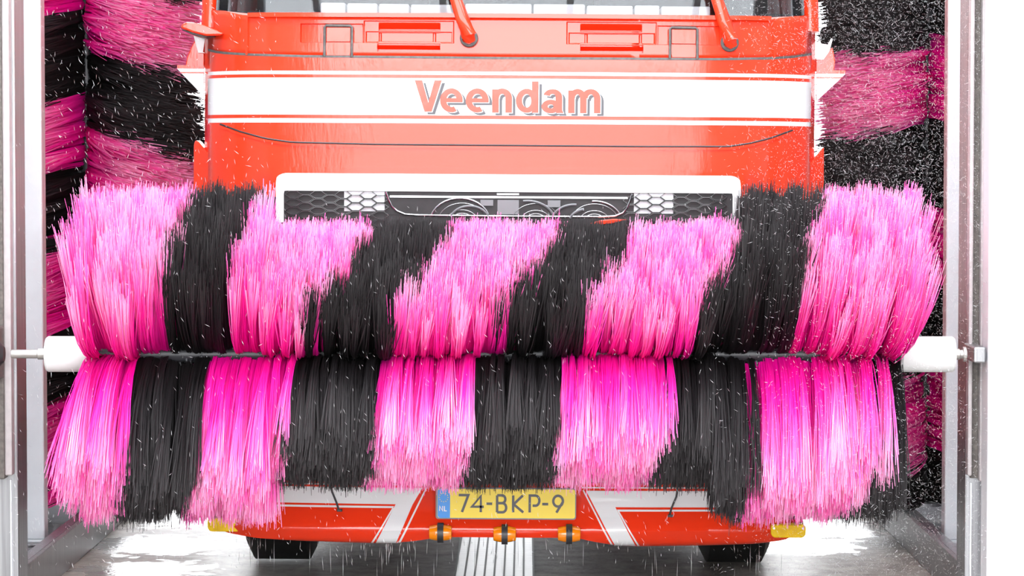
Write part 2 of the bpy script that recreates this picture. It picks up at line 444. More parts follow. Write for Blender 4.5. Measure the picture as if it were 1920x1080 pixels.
# square step seals
for a in (600, 1247):
    g = MB()
    def P(px, py): X = lx(px); Z = lz(py); return (X, s_cab(X, max(Z, ZG+.001)) - 0.002, Z)
    g.tube([P(a+2, 107), P(a+2, 52), P(a+5, 49), P(a+50, 49.5), P(a+53.5, 52), P(a+53.5, 108)], 0.0058, 8)
    g.build('step_seal', GASKET, truck, smooth=True)
    rect('step_cover', RED, a+6, 53, a+50, 79, lambda x, z: s_cab(x, max(z, ZG+.001)), off=0.003, thick=0.014, n=6, m=2)
    rect('step_cover', RED, a+6, 81, a+50, 105, lambda x, z: s_cab(x, max(z, ZG+.001)), off=0.003, thick=0.014, n=6, m=2)
# hatch with stripes
SEAM2 = [(400, 235), (440, 249), (490, 262), (540, 269), (700, 272), (1200, 273), (1360, 272), (1400, 266), (1440, 256), (1485, 240)]
hatch = patch('hatch_panel', RED, [(a, b+2.5) for a, b in GAPL], [(XL, 372), (XR, 372)], lambda x, z: s_cab(x, min(z, ZG-.0001)), off=0.0, thick=0.02, n=90, m=14)
S1 = lambda x, z: s_cab(x, min(z, ZG-.0001))
for nm, mat, a, b, off in (('white_pinstripe', WHITE, 134.5, 141, .0016), ('white_band', WHITE, 147.3, 217, .0016), ('white_pinstripe', WHITE, 223.8, 232, .0016)):
    rect(nm, mat, XL, a, XR, b, S1, off=off, thick=0.003, n=90, m=3, parent=hatch)
g = MB(); pts = []
for a, b in [(s, interp(SEAM2, s)) for s in np.linspace(400, 1485, 80)]:
    X = lx(a); Z = lz(b); pts.append((X, S1(X, Z) - 0.001, Z))
g.tube(pts, 0.0042, 6); g.build('hatch_seam', BLACK, hatch, smooth=True)
patch('hatch_lip', RED, [(a, b+2.0) for a, b in SEAM2], [(a, b+6.5) for a, b in SEAM2], S1, off=0.006, thick=0.012, n=80, m=2, parent=hatch)
# lettering on the white band
def arcp(cx, cy, rx, ry, a0, a1, n=12): return [(cx + rx*math.cos(a*D2R), cy - ry*math.sin(a*D2R)) for a in np.linspace(a0, a1, n)]
def letter_outlines():
    """bold grotesque letters as closed strips: (left edge, right edge) polylines in photo pixels"""
    W = 12.2; out = []
    def ring(cx, cy, ro, rio, a0, a1, n=22):   # ro, rio = (rx, ry) outer / inner
        return [(cx + ro[0]*math.cos(a*D2R), cy - ro[1]*math.sin(a*D2R)) for a in np.linspace(a0, a1, n)], [(cx + rio[0]*math.cos(a*D2R), cy - rio[1]*math.sin(a*D2R)) for a in np.linspace(a0, a1, n)]
    T, X, B = 151.5, 166.8, 211.3
    out.append([([(772, T), (790.5, B-1)], [(785.8, T), (797.5, B-18)]), ([(822.5, T), (803.8, B-1)], [(809, T), (797.5, B-18)]), ([(790.5, B-1), (803.8, B-1)], [(797.5, B-18), (797.5, B-18)])])
    def e(x0, x1):
        cx = (x0+x1)/2; cy = (X+B)/2 - .3; R = ((x1-x0)/2+.5, 22.5); r = (R[0]-11.6, 22.5-10.0)
        return [ring(cx, cy, R, r, -8, 298, 40), ([(x0+8, cy-4.0), (x1-.3, cy-4.0)], [(x0+8, cy+3.6), (x1-.1, cy+3.6)])]
    out.append(e(820, 861.5)); out.append(e(868, 910))
    def arch(x0, x1):     # shoulder from stem x0 to leg ending at x1
        cx = (x0+x1)/2; rx = (x1-x0)/2; o, i = ring(cx, X+17, (rx, 17.8), (rx-W, 7.8), 178, 0, 20)
        return (o + [(x1, B)], i + [(x1-W, B)])
    stem = lambda x, y0, y1: ([(x, y0), (x, y1)], [(x+W, y0), (x+W, y1)])
    out.append([stem(917, X+1, B), arch(917.5, 954)])
    out.append([stem(991.3, T+1, B), ring(981.5, (X+B)/2 - .3, (20.3, 22.5), (8.6, 12.6), 0, 360, 44)])
    out.append([stem(1035.6, 180, 205), ring(1030, 181, (17.8, 14.4), (5.8, 5.4), 165, 0, 20), ([(1047.8, 200), (1048, 206), (1050.5, B)], [(1035.6, 200), (1036.5, B), (1037.5, B)]),
                ring(1026.5, 199.2, (17.2, 12.8), (5.6, 3.8), 60, 360+60, 36)])
    out.append([stem(1059, X+2, B), arch(1059.5, 1093.5), arch(1083.2, 1119.5)])
    return out
LETTERS = letter_outlines()
def lay_letters(name, mat, dpx, dpy, off):
    for strips in LETTERS:
        g = MB()
        for k, (A, Bp) in enumerate(strips):
            n = len(A); b0 = len(g.v); o_ = off + k*0.00008
            for lay in (0, 1):
                for px, py in list(A) + list(Bp):
                    X = lx(px+dpx); Z = lz(py+dpy); g.v.append((X, S1(X, Z) - o_ + lay*.001, Z))
            m2 = 2*n
            for i in range(n-1):
                a, c, e_, f_ = b0+i, b0+i+1, b0+n+i+1, b0+n+i
                g.f += [(a, c, e_, f_), (a+m2, f_+m2, e_+m2, c+m2), (a, a+m2, c+m2, c), (f_, e_, e_+m2, f_+m2)]
            g.f += [(b0, b0+n, b0+n+m2, b0+m2), (b0+n-1, b0+n-1+m2, b0+m2-1+m2, b0+m2-1)]
        g.build(name, mat, hatch)
lay_letters('letter_shadow', GREYPRINT, 6.2, 5.0, 0.0030)
lay_letters('letter_edge', WHITE, 1.5, 1.3, 0.0045)
lay_letters('letter', RED, 0, 0, 0.0060)
# grille surround
SG = lambda x, z: S1(x, z)
patch('grille_lip', RED, [(500, 345), (504, 326), (512, 319), (530, 315), (1366, 315), (1384, 319), (1391, 326), (1395, 345)],
      [(512, 352), (512, 335), (516, 329), (530, 327), (1366, 327), (1380, 329), (1384, 335), (1384, 352)], SG, off=0.012, thick=0.02, n=90, m=2)
GT = [(511, 420), (511, 345), (513, 334), (520, 329), (530, 327), (1366, 327), (1376, 329), (1383, 334), (1385, 345), (1385, 420)]
GB = [(526, 420), (526, 366), (526, 361), (528, 360), (534, 360), (1362, 360), (1368, 360), (1370, 361), (1370, 366), (1370, 420)]
grille = patch('grille_frame', WHITE, GT, GB, SG, off=0.016, thick=0.05, n=160, m=2)
# cavity and grille
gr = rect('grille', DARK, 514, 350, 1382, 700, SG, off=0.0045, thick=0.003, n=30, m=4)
truck_lower = rect('lower_front', BLACK, 380, 372, 1516, 905, SG, off=-0.022, thick=0.03, n=60, m=6)
def hex_ring(w, h, t, d):
    def hx(s, w_, h_, y): return [(-w_/2, y, 0), (-w_/2+s, y, h_/2), (w_/2-s, y, h_/2), (w_/2, y, 0), (w_/2-s, y, -h_/2), (-w_/2+s, y, -h_/2)]
    g = MB(); s = h*0.62
    g.v = hx(s, w, h, 0) + hx(s, w-t, h-t*.8, -d) + hx(s*.92, w-t*2.0, h-t*1.6, -d) + hx(s*.8, w-t*3.0, h-t*2.4, 0)
    for r in range(3):
        for k in range(6): g.f.append((r*6+k, r*6+(k+1) % 6, r*6+6+(k+1) % 6, r*6+6+k))
    return g
pxm = 1 / 476.4
hr = hex_ring(33*pxm*1.02, 15.5*pxm, 2.0*pxm, 0.012)
proto = None
def add_cell(px, py):
    global proto
    X = lx(px); Z = lz(py); Y = SG(X, Z) - 0.005
    if proto is None:
        proto = hr.build('grille_cell', GLOSSBLK, gr); o = proto
    else:
        o = bpy.data.objects.new('grille_cell', proto.data); col.objects.link(o); o.parent = gr
    o.location = (X, Y, Z)
CW, CH = 47.0, 15.2
back_l, back_r = [], []
for r in range(-1, 14):
    for c in range(0, 40):
        px = 544 + c*CW/2; py = 367 + r*CH/2*2 + (CH/2 if c % 2 else 0)
        if not (540 <= px <= 1356) or py < 362 or py > 460: continue
        inside = 712 < px < 1176 and py < 415
        if px > 712 and px < 735 and py < 408: continue
        if inside: continue
        add_cell(px, py)
# central opening: rim, radiator board, bars, fan shrouds
def gp(px, py, off): X = lx(px); Z = lz(py); return (X, SG(X, Z) - off, Z)
g = MB(); g.tube([gp(a, b, 0.016) for a, b in ((719, 361), (724, 375), (730, 388), (740, 397), (755, 403), (780, 404.5), (950, 405.5), (1120, 405.5), (1148, 404), (1163, 398), (1171, 388), (1176, 375), (1180, 362))], 0.0042, 8)
g.build('opening_rim', CHROME, gr, smooth=True)
rect('radiator_board', DARK, 724, 361, 1176, 404, SG, off=0.008, thick=0.003, n=20, m=2, parent=gr)
rect('radiator_bar', CHROME, 726, 368, 1172, 371.5, SG, off=0.014, thick=0.005, n=30, m=1, parent=gr)
rect('radiator_bar', CHROME, 927, 362.5, 968, 365.5, SG, off=0.014, thick=0.005, n=3, m=1, parent=gr)
rect('radiator_plate', FAN, 928, 375, 968, 402, SG, off=0.013, thick=0.004, n=3, m=1, parent=gr)
def arc(cx, cy, r, a0, a1, w, mat, nm):
    g = MB(); g.tube([gp(cx + r*math.cos(a*D2R), cy - r*math.sin(a*D2R)*0.8, 0.015) for a in np.linspace(a0, a1, 14)], w, 6); g.build(nm, mat, gr, smooth=True)
for a in ((858, 417, 56, 20, 165, .004), (876, 417, 38, 20, 160, .005), (985, 418, 52, 22, 100, .005), (1072, 418, 44, 85, 160, .005), (1096, 418, 34, 100, 160, .006), (1110, 418, 52, 25, 95, .004)):
    arc(*a[:5], a[5], FAN if a[5] > .0045 else SCREW, 'fan_shroud')
for cx in (862, 1000, 1110):
    for r in (22, 30, 46): arc(cx, 418, r, 25, 155, .0012, SCREW, 'fan_guard_wire')
rect('sensor_box', FAN, 896, 375, 920, 386, SG, off=0.018, thick=0.01, n=2, m=1, parent=gr)
rect('sensor_box', FAN, 1022, 375, 1046, 388, SG, off=0.018, thick=0.01, n=2, m=1, parent=gr)
for x0, x1, y1 in ((640, 716, 398), (1184, 1258, 399)):
    rect('radiator_side', RADWHITE, x0, 361, x1, y1, SG, off=0.0068, thick=0.002, n=2, m=1, parent=gr)
# small red badge
g = MB(); bp = [(1100, 418), (1120, 412), (1145, 409), (1172, 410), (1160, 413), (1140, 418), (1118, 420)]
g.prism([(lx(a), lz(b)) for a, b in bp], SG(0.4, lz(414)) - 0.036, SG(0.4, lz(414)) - 0.02); g.build('badge', RED, truck, bevel=0.003)

# windscreen, pillars, roof, dashboard
ZW = lz(27)
def s_glass(x, z): return plan(x*0.97) + (ZW - ZG)*0.075 + 0.03 + (z - ZW)*0.32
patch('windscreen', GLASS, [(392, -320), (1505, -320)], [(390, 17), (455, 28), (700, 30), (1200, 30), (1440, 29), (1508, 20)], s_glass, off=-0.0, thick=0.006, n=50, m=6)
for sgn in (-1, 1):
    g = MB(); X = sgn*(HW-0.035)
    g.tube([(X, 0.26, ZW-0.05), (X*0.995, 0.30, ZW+0.3), (X*0.98, 0.42, ZW+0.8)], 0.034, 10); g.build('pillar', RED, truck, smooth=True)
    MB().box(min(sgn*HW, sgn*(HW-.05)), max(sgn*HW, sgn*(HW-.05)), 0.36, 2.2, lz(36), 3.15).build('cab_side', RED, truck, bevel=0.01)
MB().box(-HW, HW, 0.25, 2.2, 3.1, 3.4).build('roof', RED, truck, bevel=0.08, seg=4)
MB().box(-HW+.05, HW-.05, 2.1, 2.2, lz(36), 3.12).build('cab_rear', INTERIOR, truck)
for x0, x1, y0, y1 in ((592, 640, 2, 24), (642, 700, 3, 25), (702, 760, 4, 25), (762, 862, 5, 26), (864, 990, 3, 25), (992, 1090, 3, 26), (1092, 1180, 5, 26), (1182, 1230, 4, 25), (1232, 1326, 5, 25)):  # pale boxes standing in for the segmented windscreen reflection
    X0, X1 = lx(x0)*1.01, lx(x1)*1.01; yb = 0.10 + plan(max(abs(X0), abs(X1))) + .05
    MB().box(X0+.002, X1-.002, yb, yb+0.25, lz(y1), lz(y0)).build('reflection_pad', GLASSREFL, truck, bevel=0.006)
MB().box(-HW+.06, HW-.06, 0.42, 0.75, lz(36), lz(12)).build('dashboard', INTERIOR, truck, bevel=0.02)
# two seats
for sx in (-0.62, 0.62):
    g = MB(); g.box(sx-.26, sx+.26, 1.3, 1.45, 2.3, 2.95); g.box(sx-.14, sx+.14, 1.3, 1.42, 2.97, 3.08); g.build('seat_back', INTERIOR, truck, bevel=0.03)
# wipers
for bx, by, tx in ((873, 70, 836), (1361, 75, 1327)):
    X, Z = lx(bx), lz(by); yb = s_cab(X, Z)
    MB().tube([(X, yb+0.01, Z-.004), (X, yb-0.022, Z-.004)], 0.036, 28).build('wiper_socket', GASKET, truck, smooth=True, bevel=0.004)
    X2, Z2 = lx(tx), lz(-35); X3, Z3 = lx(tx - 150), lz(-190)
    g = MB(); k = [(X+.001, yb-0.045, Z-0.02), (X, yb-0.058, Z-0.012), (X, yb-0.062, Z+0.005)]
    mid = ((X*.7+X2*.3), yb-0.06, Z*.7+Z2*.3)
    g.tube(k + [mid, (X2, s_glass(X2, Z2)-0.05, Z2), (X3, s_glass(X3, Z3)-0.03, Z3)], [0.012, 0.026, 0.030, 0.027, 0.022, 0.012], 16)
    g.build('wiper_arm', RED, truck, smooth=True)
    g = MB(); g.box(X3-.4, X3+.4, s_glass(X3, Z3)-0.03, s_glass(X3, Z3)-0.012, Z3-.008, Z3+.008); g.build('wiper_blade', RUBBER, truck)
    MB().tube([(X+.0, yb-0.001, Z), (X, yb-0.05, Z)], 0.02, 16).build('wiper_spindle', GASKET, truck, smooth=True)

# side fairings
def plate(name, mat, pts, y, th=0.02, bevel=0.004, parent=None, slope=0.0, x_in=0.0):
    g = MB(); g.prism([(unproj(a, b, TY+y).x-TX, unproj(a, b, TY+y).z) for a, b in pts], y, y+th)
    if slope: g.v = [(a, b + slope*abs(a - x_in), c) for a, b, c in g.v]
    return g.build(name, mat, parent or truck, bevel=bevel)
plate('fender_flap', RED, [(351, 275), (354, 266), (360, 267), (385, 294), (395, 315), (401, 345), (403, 380), (351, 380)], 0.24, 0.12, 0.012, slope=0.9, x_in=-1.15)
plate('fender_flap', RED, [(1546, 270), (1541, 275), (1530, 288), (1514, 306), (1507, 325), (1500, 352), (1498, 380), (1546, 380)], 0.24, 0.12, 0.012, slope=0.9, x_in=1.15)
plate('side_deflector', RED, [(341, 131), (344, 112), (352, 92), (360, 76), (377, 74), (377, 131)], 0.44, 0.03)
plate('deflector_patch', WHITE, [(356, 70), (378, 76), (374, 103), (365, 103)], 0.425, 0.012, 0.001)
plate('side_deflector', RED, [(1523, 131), (1523, 105), (1555, 85), (1560, 110), (1558, 131)], 0.44, 0.03)
plate('deflector_patch', WHITE, [(1524, 76), (1530, 73), (1534, 78), (1546, 80), (1552, 68), (1555, 69), (1549, 92), (1538, 108), (1524, 108)], 0.425, 0.012, 0.001)
for s, bx, tx, q in ((-1, 376, 326, 0), (1, 1525, 1579, 2)):
    def tri(ya, yb):
        def ex(y): return tx + (bx - tx) * max(0, (y - 133 - q)) / 51.0
        return [(bx, ya), (ex(ya), ya), (ex(yb), yb), (bx, yb)]
    for nm, mat, ya, yb in (('corner_trim', RED, 126+q, 132.5+q), ('corner_trim', WHITE, 132.5+q, 138.5+q), ('corner_trim', RED, 138.5+q, 141.5+q), ('corner_trim', WHITE, 141.5+q, 183+q)):
        plate(nm, mat, tri(ya, yb), 0.40, 0.02, 0.0)
# mirror arm on the left
g = MB(); A = [(331, 56), (334, 49), (343, 45), (357, 46), (380, 52), (413, 66), (405, 70), (380, 71), (355, 65)]
plate('mirror_arm', RED, A, 0.10, 0.34, 0.012)
plate('mirror_arm_underside', BLACK, [(333, 58), (352, 63), (380, 71), (395, 72), (378, 74), (352, 68), (336, 61)], 0.13, 0.28, 0.002)
# bumper
BB = [(383, 992), (400, 1001), (420, 1006), (480, 1013), (560, 1017), (700, 1020), (740, 1019), (780, 1013), (820, 1006), (850, 1005), (1050, 1005), (1085, 1006), (1110, 1012), (1150, 1020), (1195, 1023), (1330, 1021), (1420, 1018), (1475, 1013), (1497, 1005), (1513, 992)]
def bb(px): return interp(BB, px)
rows = [0, .10, .22, .36, .48, .58, .66, .74, .80, .86, .92, .96, 1.0]
bumper = patch('bumper', RED, [(a, 905) for a, b in BB], BB, s_bump, off=0.0, thick=0.05, n=110, m=12, rows=rows)
rect('bumper_strip', SILVER, 520, 879, 1372, 903, s_bump, off=0.004, thick=0.03, n=60, m=1)
rect('bumper_top', BLACK, 400, 860, 1500, 880, s_bump, off=-0.004, thick=0.03, n=60, m=1)
rect('bumper_middle', RED, 430, 780, 660, 860, s_bump, off=-0.005, thick=0.02, n=20, m=1)
rect('bumper_middle', RED, 1240, 780, 1470, 860, s_bump, off=-0.005, thick=0.02, n=20, m=1)
def band(q, mat=WHITE, nm='white_stripe', n=24, m=12, off=0.0038):
    a, b, c, d = q     # top-left, top-right, bottom-right, bottom-left
    patch(nm, mat, [a, b], [d, c], s_bump, off=off, thick=0.004, n=n, m=m, parent=bumper)
band([(396, 910), (796, 909), (796, 911.5), (396, 912.5)], m=1)
band([(396, 916), (790, 916), (772, 946.5), (396, 946)], m=5, n=40)
band([(396, 950), (737, 950), (735, 953.5), (396, 953.5)], m=1, n=40)
band([(740, 946.4), (772, 946.4), (741, 1018.6), (703, 1019.3)], m=14, n=6)
band([(734, 953), (737, 953), (698, 1019), (694, 1019)], m=14, n=2)
band([(796, 916), (799, 916), (750, 1017), (745.5, 1017.6)], m=14, n=2)
band([(1090, 912), (1500, 913), (1500, 915.5), (1090, 914.5)], m=1, n=40)
band([(1098, 919), (1500, 920), (1500, 950), (1114, 949)], m=5, n=40)
band([(1156, 953.5), (1500, 954), (1500, 957), (1158, 957)], m=1, n=40)
band([(1114, 949), (1153, 949), (1192, 1022), (1153, 1020.6)], m=14, n=6)
band([(1157, 956), (1160, 956), (1199.5, 1022), (1196, 1022)], m=14, n=2)
band([(1091, 918), (1094, 918), (1149, 1019.5), (1145, 1019)], m=14, n=2)
for pts in (((613, 900), (620, 925), (629, 946), (633, 958)), ((1272, 905), (1268, 930), (1259, 950), (1255, 964))):
    g = MB(); g.tube([(lx(a), s_bump(lx(a), lz(b))-0.008, lz(b)) for a, b in pts], 0.004, 6); g.build('cable', RUBBER, bumper, smooth=True)
    a, b = pts[-1]; X, Z = lx(a), lz(b); g = MB(); g.box(X-.007, X+.014, s_bump(X, Z)-.016, s_bump(X, Z)+.002, Z-.006, Z+.004); g.build('cable_clip', RUBBER, bumper, bevel=.002)
# licence plate
YP = s_bump(0, lz(945)) - 0.045
def pp(px, py, y): return (lx(px), y, lz(py))
def rrect(x0, y0, x1, y1, r):
    pts = []
    for cx, cy, a0 in ((x1-r, y0+r, 0), (x0+r, y0+r, 90), (x0+r, y1-r, 180), (x1-r, y1-r, 270)):
        for k in range(5): a = (a0 + 22.5*k)*D2R; pts.append((cx + r*math.cos(a), cy - r*math.sin(a)))
    return pts
def pprism(pts, y0, y1): return MB().prism([(lx(a), lz(b)) for a, b in pts], y0, y1)
lp = pprism(rrect(816, 912, 1079, 970.5, 5), YP, YP+0.02).build('licence_plate', FAN, truck)
pprism(rrect(819, 914, 1077, 968, 4), YP-0.003, YP+0.002).build('plate_face', YPLATE, lp)
pprism([(843, 914), (843, 968), (823, 968), (819.5, 965), (819.5, 917), (823, 914)], YP-0.0040, YP).build('blue_field', BPLATE, lp)
for k in range(12):
    a = k*30*D2R; cx, cy = 831 + 8.2*math.cos(a), 930 - 8.2*math.sin(a)
    pprism([(cx + (1.25 if j % 2 == 0 else .55)*math.sin(j*36*D2R), cy - (1.25 if j % 2 == 0 else .55)*math.cos(j*36*D2R)) for j in range(10)], YP-0.0048, YP-0.003).build('star', YPLATE, lp)
# monoline glyphs (unit box, y down)
def arcp(cx, cy, rx, ry, a0, a1, n=12): return [(cx + rx*math.cos(a*D2R), cy - ry*math.sin(a*D2R)) for a in np.linspace(a0, a1, n)]
GL = {
 '7': [[(0, 0), (1, 0), (.35, 1)]],
 '4': [[(.75, 1), (.75, .05), (0, .68), (1, .68)]],
 '-': [[(.1, .5), (.9, .5)]],
 'B': [[(0, 0), (0, 1)], [(0, 0)] + arcp(.55, .23, .35, .23, 90, -90) + [(0, .46)], [(0, .46)] + arcp(.6, .73, .4, .27, 90, -90) + [(0, 1)]],
 'K': [[(0, 0), (0, 1)], [(.95, 0), (.05, .52), (1, 1)]],
 'P': [[(0, 1), (0, 0)] + arcp(.6, .3, .4, .3, 90, -90) + [(.3, .6)]],
 '9': [arcp(.5, .32, .45, .32, -20, 340, 24), [(.95, .36), (.35, 1)]],
 'N': [[(0, 1), (0, 0), (1, 1), (1, 0)]],
 'L': [[(0, 0), (0, 1), (1, 1)]],
}
def stroke(g, pts, w, y0, y1):
    P = [Vector((a, b)) for a, b in pts]; n = len(P); Lf = []; Rt = []
    for i in range(n):
        if i == 0: d = P[1]-P[0]; k = 1
        elif i == n-1: d = P[-1]-P[-2]; k = 1
        else:
            d1 = (P[i]-P[i-1]).normalized(); d2 = (P[i+1]-P[i]).normalized(); d = d1+d2
            if d.length < 1e-6: d = d1
            k = min(1.9, 1/max(.35, (d.normalized()).dot(d1)))
        d = d.normalized(); nr = Vector((-d.y, d.x))*w/2*k
        Lf.append(P[i]+nr); Rt.append(P[i]-nr)
    b = len(g.v)
    for y in (y0, y1):
        for q in Lf + Rt: g.v.append((lx(q.x), y, lz(q.y)))
    for i in range(n-1):
        a, c, e, f_ = b+i, b+i+1, b+n+i+1, b+n+i
        g.f += [(a, c, e, f_), (a+2*n, f_+2*n, e+2*n, c+2*n), (a, a+2*n, c+2*n, c), (f_, e, e+2*n, f_+2*n)]
    for i in (0, n-1): g.f.append((b+i, b+n+i, b+3*n+i, b+2*n+i))
def glyph(ch, x0, x1, y0, y1, w, mat):
    g = MB()
    for k, st in enumerate(GL[ch]): stroke(g, [(x0 + a*(x1-x0), y0 + b*(y1-y0)) for a, b in st], w, YP-0.0052-.0001*k, YP-0.002)
    g.build('plate_character', mat, lp)
for ch, x0, x1 in (('7', 859, 877), ('4', 884, 906), ('-', 910, 923), ('B', 931, 948), ('K', 961, 980), ('P', 992, 1010), ('-', 1014, 1028), ('9', 1035, 1055)):
    glyph(ch, x0, x1, 925.5, 957, 4.6, INK)
glyph('N', 823.5, 829, 946, 955, 1.8, WHITE); glyph('L', 832.5, 837, 946, 955, 1.8, WHITE)
# amber marker lamps with rubber straps
for cx, cy in ((825.5, 995), (945.5, 997), (1066, 996)):
    X, Z = lx(cx), lz(cy); Yc = s_bump(X, Z) - 0.018
    lamp = MB().lathe_x([(-.045, .020), (-.043, .026), (-.022, .031), (0, .033), (.022, .031), (.043, .026), (.045, .020)], X, Yc, Z, 24).build('marker_lamp', AMBER, truck, smooth=True)
    MB().lathe_x([(-.012, .030), (-.012, .040), (.012, .040), (.012, .030)], X, Yc+.002, Z-.001, 24).build('lamp_strap', RUBBER, lamp, smooth=True)
# yellow corner lamps
for x0, x1, y0, y1 in ((384, 449, 978, 1002.5), (1446, 1512, 981, 1004.5)):
    X0, X1 = lx(x0), lx(x1); Z0, Z1 = lz(y1), lz(y0); Yl = min(s_bump(lx(min(max(x0, 420), 1476)), lz(990)), .2) - 0.02
    g = MB(); pts = []; r = 0.010
    for cx, cz, a0 in ((X1-r, Z1-r, 0), (X0+r, Z1-r, 90), (X0+r*2, Z0+r*2, 180), (X1-r*2, Z0+r*2, 270)):
        for k in range(5):
            a = (a0 + 22.5*k)*D2R; rr = r if a0 < 180 else 2*r; pts.append((cx + rr*math.cos(a), cz + rr*math.sin(a)))
    g.prism(pts, Yl, Yl+0.25); lamp = g.build('corner_lamp', YLENS, truck, bevel=0.004)
    n = 12
    for k in range(n):
        xa = X0 + (X1-X0)*(.26 + .5*k/n); MB().box(xa, xa+.0028, Yl-.002, Yl+.002, Z0+.008, Z1-.010).build('lens_rib', YLENS, lamp)
    for xa in (X0+.012, X1-.012): MB().tube([(xa, Yl-.003, Z1-.012), (xa, Yl+.002, Z1-.012)], .0045, 10).build('screw', SCREW, lamp)
# headlamps behind the brush, wheels, chassis
for sgn in (-1, 1):
    g = MB(); cx = sgn*0.93; g.box(cx-.2, cx+.2, plan(.95)-.0, plan(.95)+.06, .58, .76); g.build('headlamp', CHROME, truck, bevel=0.02)
    w = MB(); w.lathe_x([(-.15, .30), (-.15, .44), (-.12, .50), (.12, .50), (.15, .44), (.15, .30)], sgn*1.0, 1.42, .503, 40); w.build('front_wheel', TYRE, truck, smooth=True)
MB().box(-.45, .45, .3, 7.5, .8, 1.0).build('chassis', UNDER, truck, bevel=.02)
MB().box(-.85, .85, 1.3, 1.55, .42, .58).build('axle', UNDER, truck, bevel=.02)
MB().box(-1.2, 1.2, .06, .9, .36, .60).build('underrun_beam', UNDER, truck, bevel=.02)
for yy, z0 in ((2.05, .12), (5.2, .14), (8.6, .14)):  # added unseen boards, block rear sky glare on the floor under the truck
    for xa, xb in ((-1.22, -.42), (.36, 1.22)): MB().box(xa, xb, yy, yy+.03, z0, 1.0).build('light_block_flap', TYRE, truck)
MB().box(-1.25, 1.25, 2.6, 10.5, .95, 3.6).build('trailer_body', WHITE, truck, bevel=.03)
for yy in (6.2, 7.6):
    for sgn in (-1, 1): MB().lathe_x([(-.15, .30), (-.15, .44), (-.12, .50), (.12, .50), (.15, .44), (.15, .30)], sgn*1.0, yy, .503, 32).build('rear_wheel', TYRE, truck, smooth=True)

# ------------------------------------------------------------------ bristles
def ribbons(name, mat, P, W, T, parent, v=None):
    """P (n, s, 3) centre lines, W (n, s, 3) half-width vectors, T (s,) position along the strand"""
    n, s, _ = P.shape
    if n == 0: return None
    vv = np.stack([P - W, P + W], axis=2).reshape(-1, 3).astype(np.float32)
    idx = np.arange(n*s*2).reshape(n, s, 2)
    q = np.stack([idx[:, :-1, 0], idx[:, :-1, 1], idx[:, 1:, 1], idx[:, 1:, 0]], axis=-1).reshape(-1, 4)
    me = bpy.data.meshes.new(name); nf = len(q)
    me.vertices.add(len(vv)); me.vertices.foreach_set('co', vv.ravel())
    me.loops.add(nf*4); me.loops.foreach_set('vertex_index', q.ravel().astype(np.int32))
    me.polygons.add(nf); me.polygons.foreach_set('loop_start', np.arange(0, nf*4, 4, dtype=np.int32))
    me.update(calc_edges=True)
    uvv = np.zeros((n, s, 2, 2), np.float32); uvv[..., 0] = np.asarray(T)[None, :, None]
    uvv[..., 1] = (rng.random(n) if v is None else v)[:, None, None]
    uvl = me.uv_layers.new(name='strand'); uvl.data.foreach_set('uv', uvv.reshape(-1, 2)[q.ravel()].ravel())
    me.materials.append(mat)
    o = bpy.data.objects.new(name, me); col.objects.link(o); o.parent = parent
    o['kind'] = 'stuff'
    return o
BY = 10.35
BZ = wz(664, BY); PXB = FPX / BY
roller = empty('roller_brush', (0, BY, BZ))
tag(roller, 'horizontal roller brush with spiral pink and black bristles across the truck front', 'brush')
def bxp(px): return wx(px, BY)
STR = [((155, 125, 128), (352, 268, 212)), ((478, 385, 352), (690, 560, 520)), ((835, 728, 690), (1035, 912, 862)), ((1180, 1088, 1036), (1392, 1288, 1215)), ((1530, 1478, 1385), (1740, 1740, 1572))]
def band_of(px, s):
    """index of the colour band at brush position px and tip height s: odd = pink"""
    for k, (Lb, Rb) in enumerate(STR):
        l = np.interp(s, [-1, 0, 1], Lb[::-1]); r = np.interp(s, [-1, 0, 1], Rb[::-1])
        if k == 0 and px < l: return 1
        if px < l: return 2*k
        if px <= r: return 2*k + 1
    return 10
NT = 4200; PER = 30; SEG = 6
tl = np.linspace(0, 1, SEG)
data = {k: [] for k in range(11)}; rnd = {k: [] for k in range(11)}
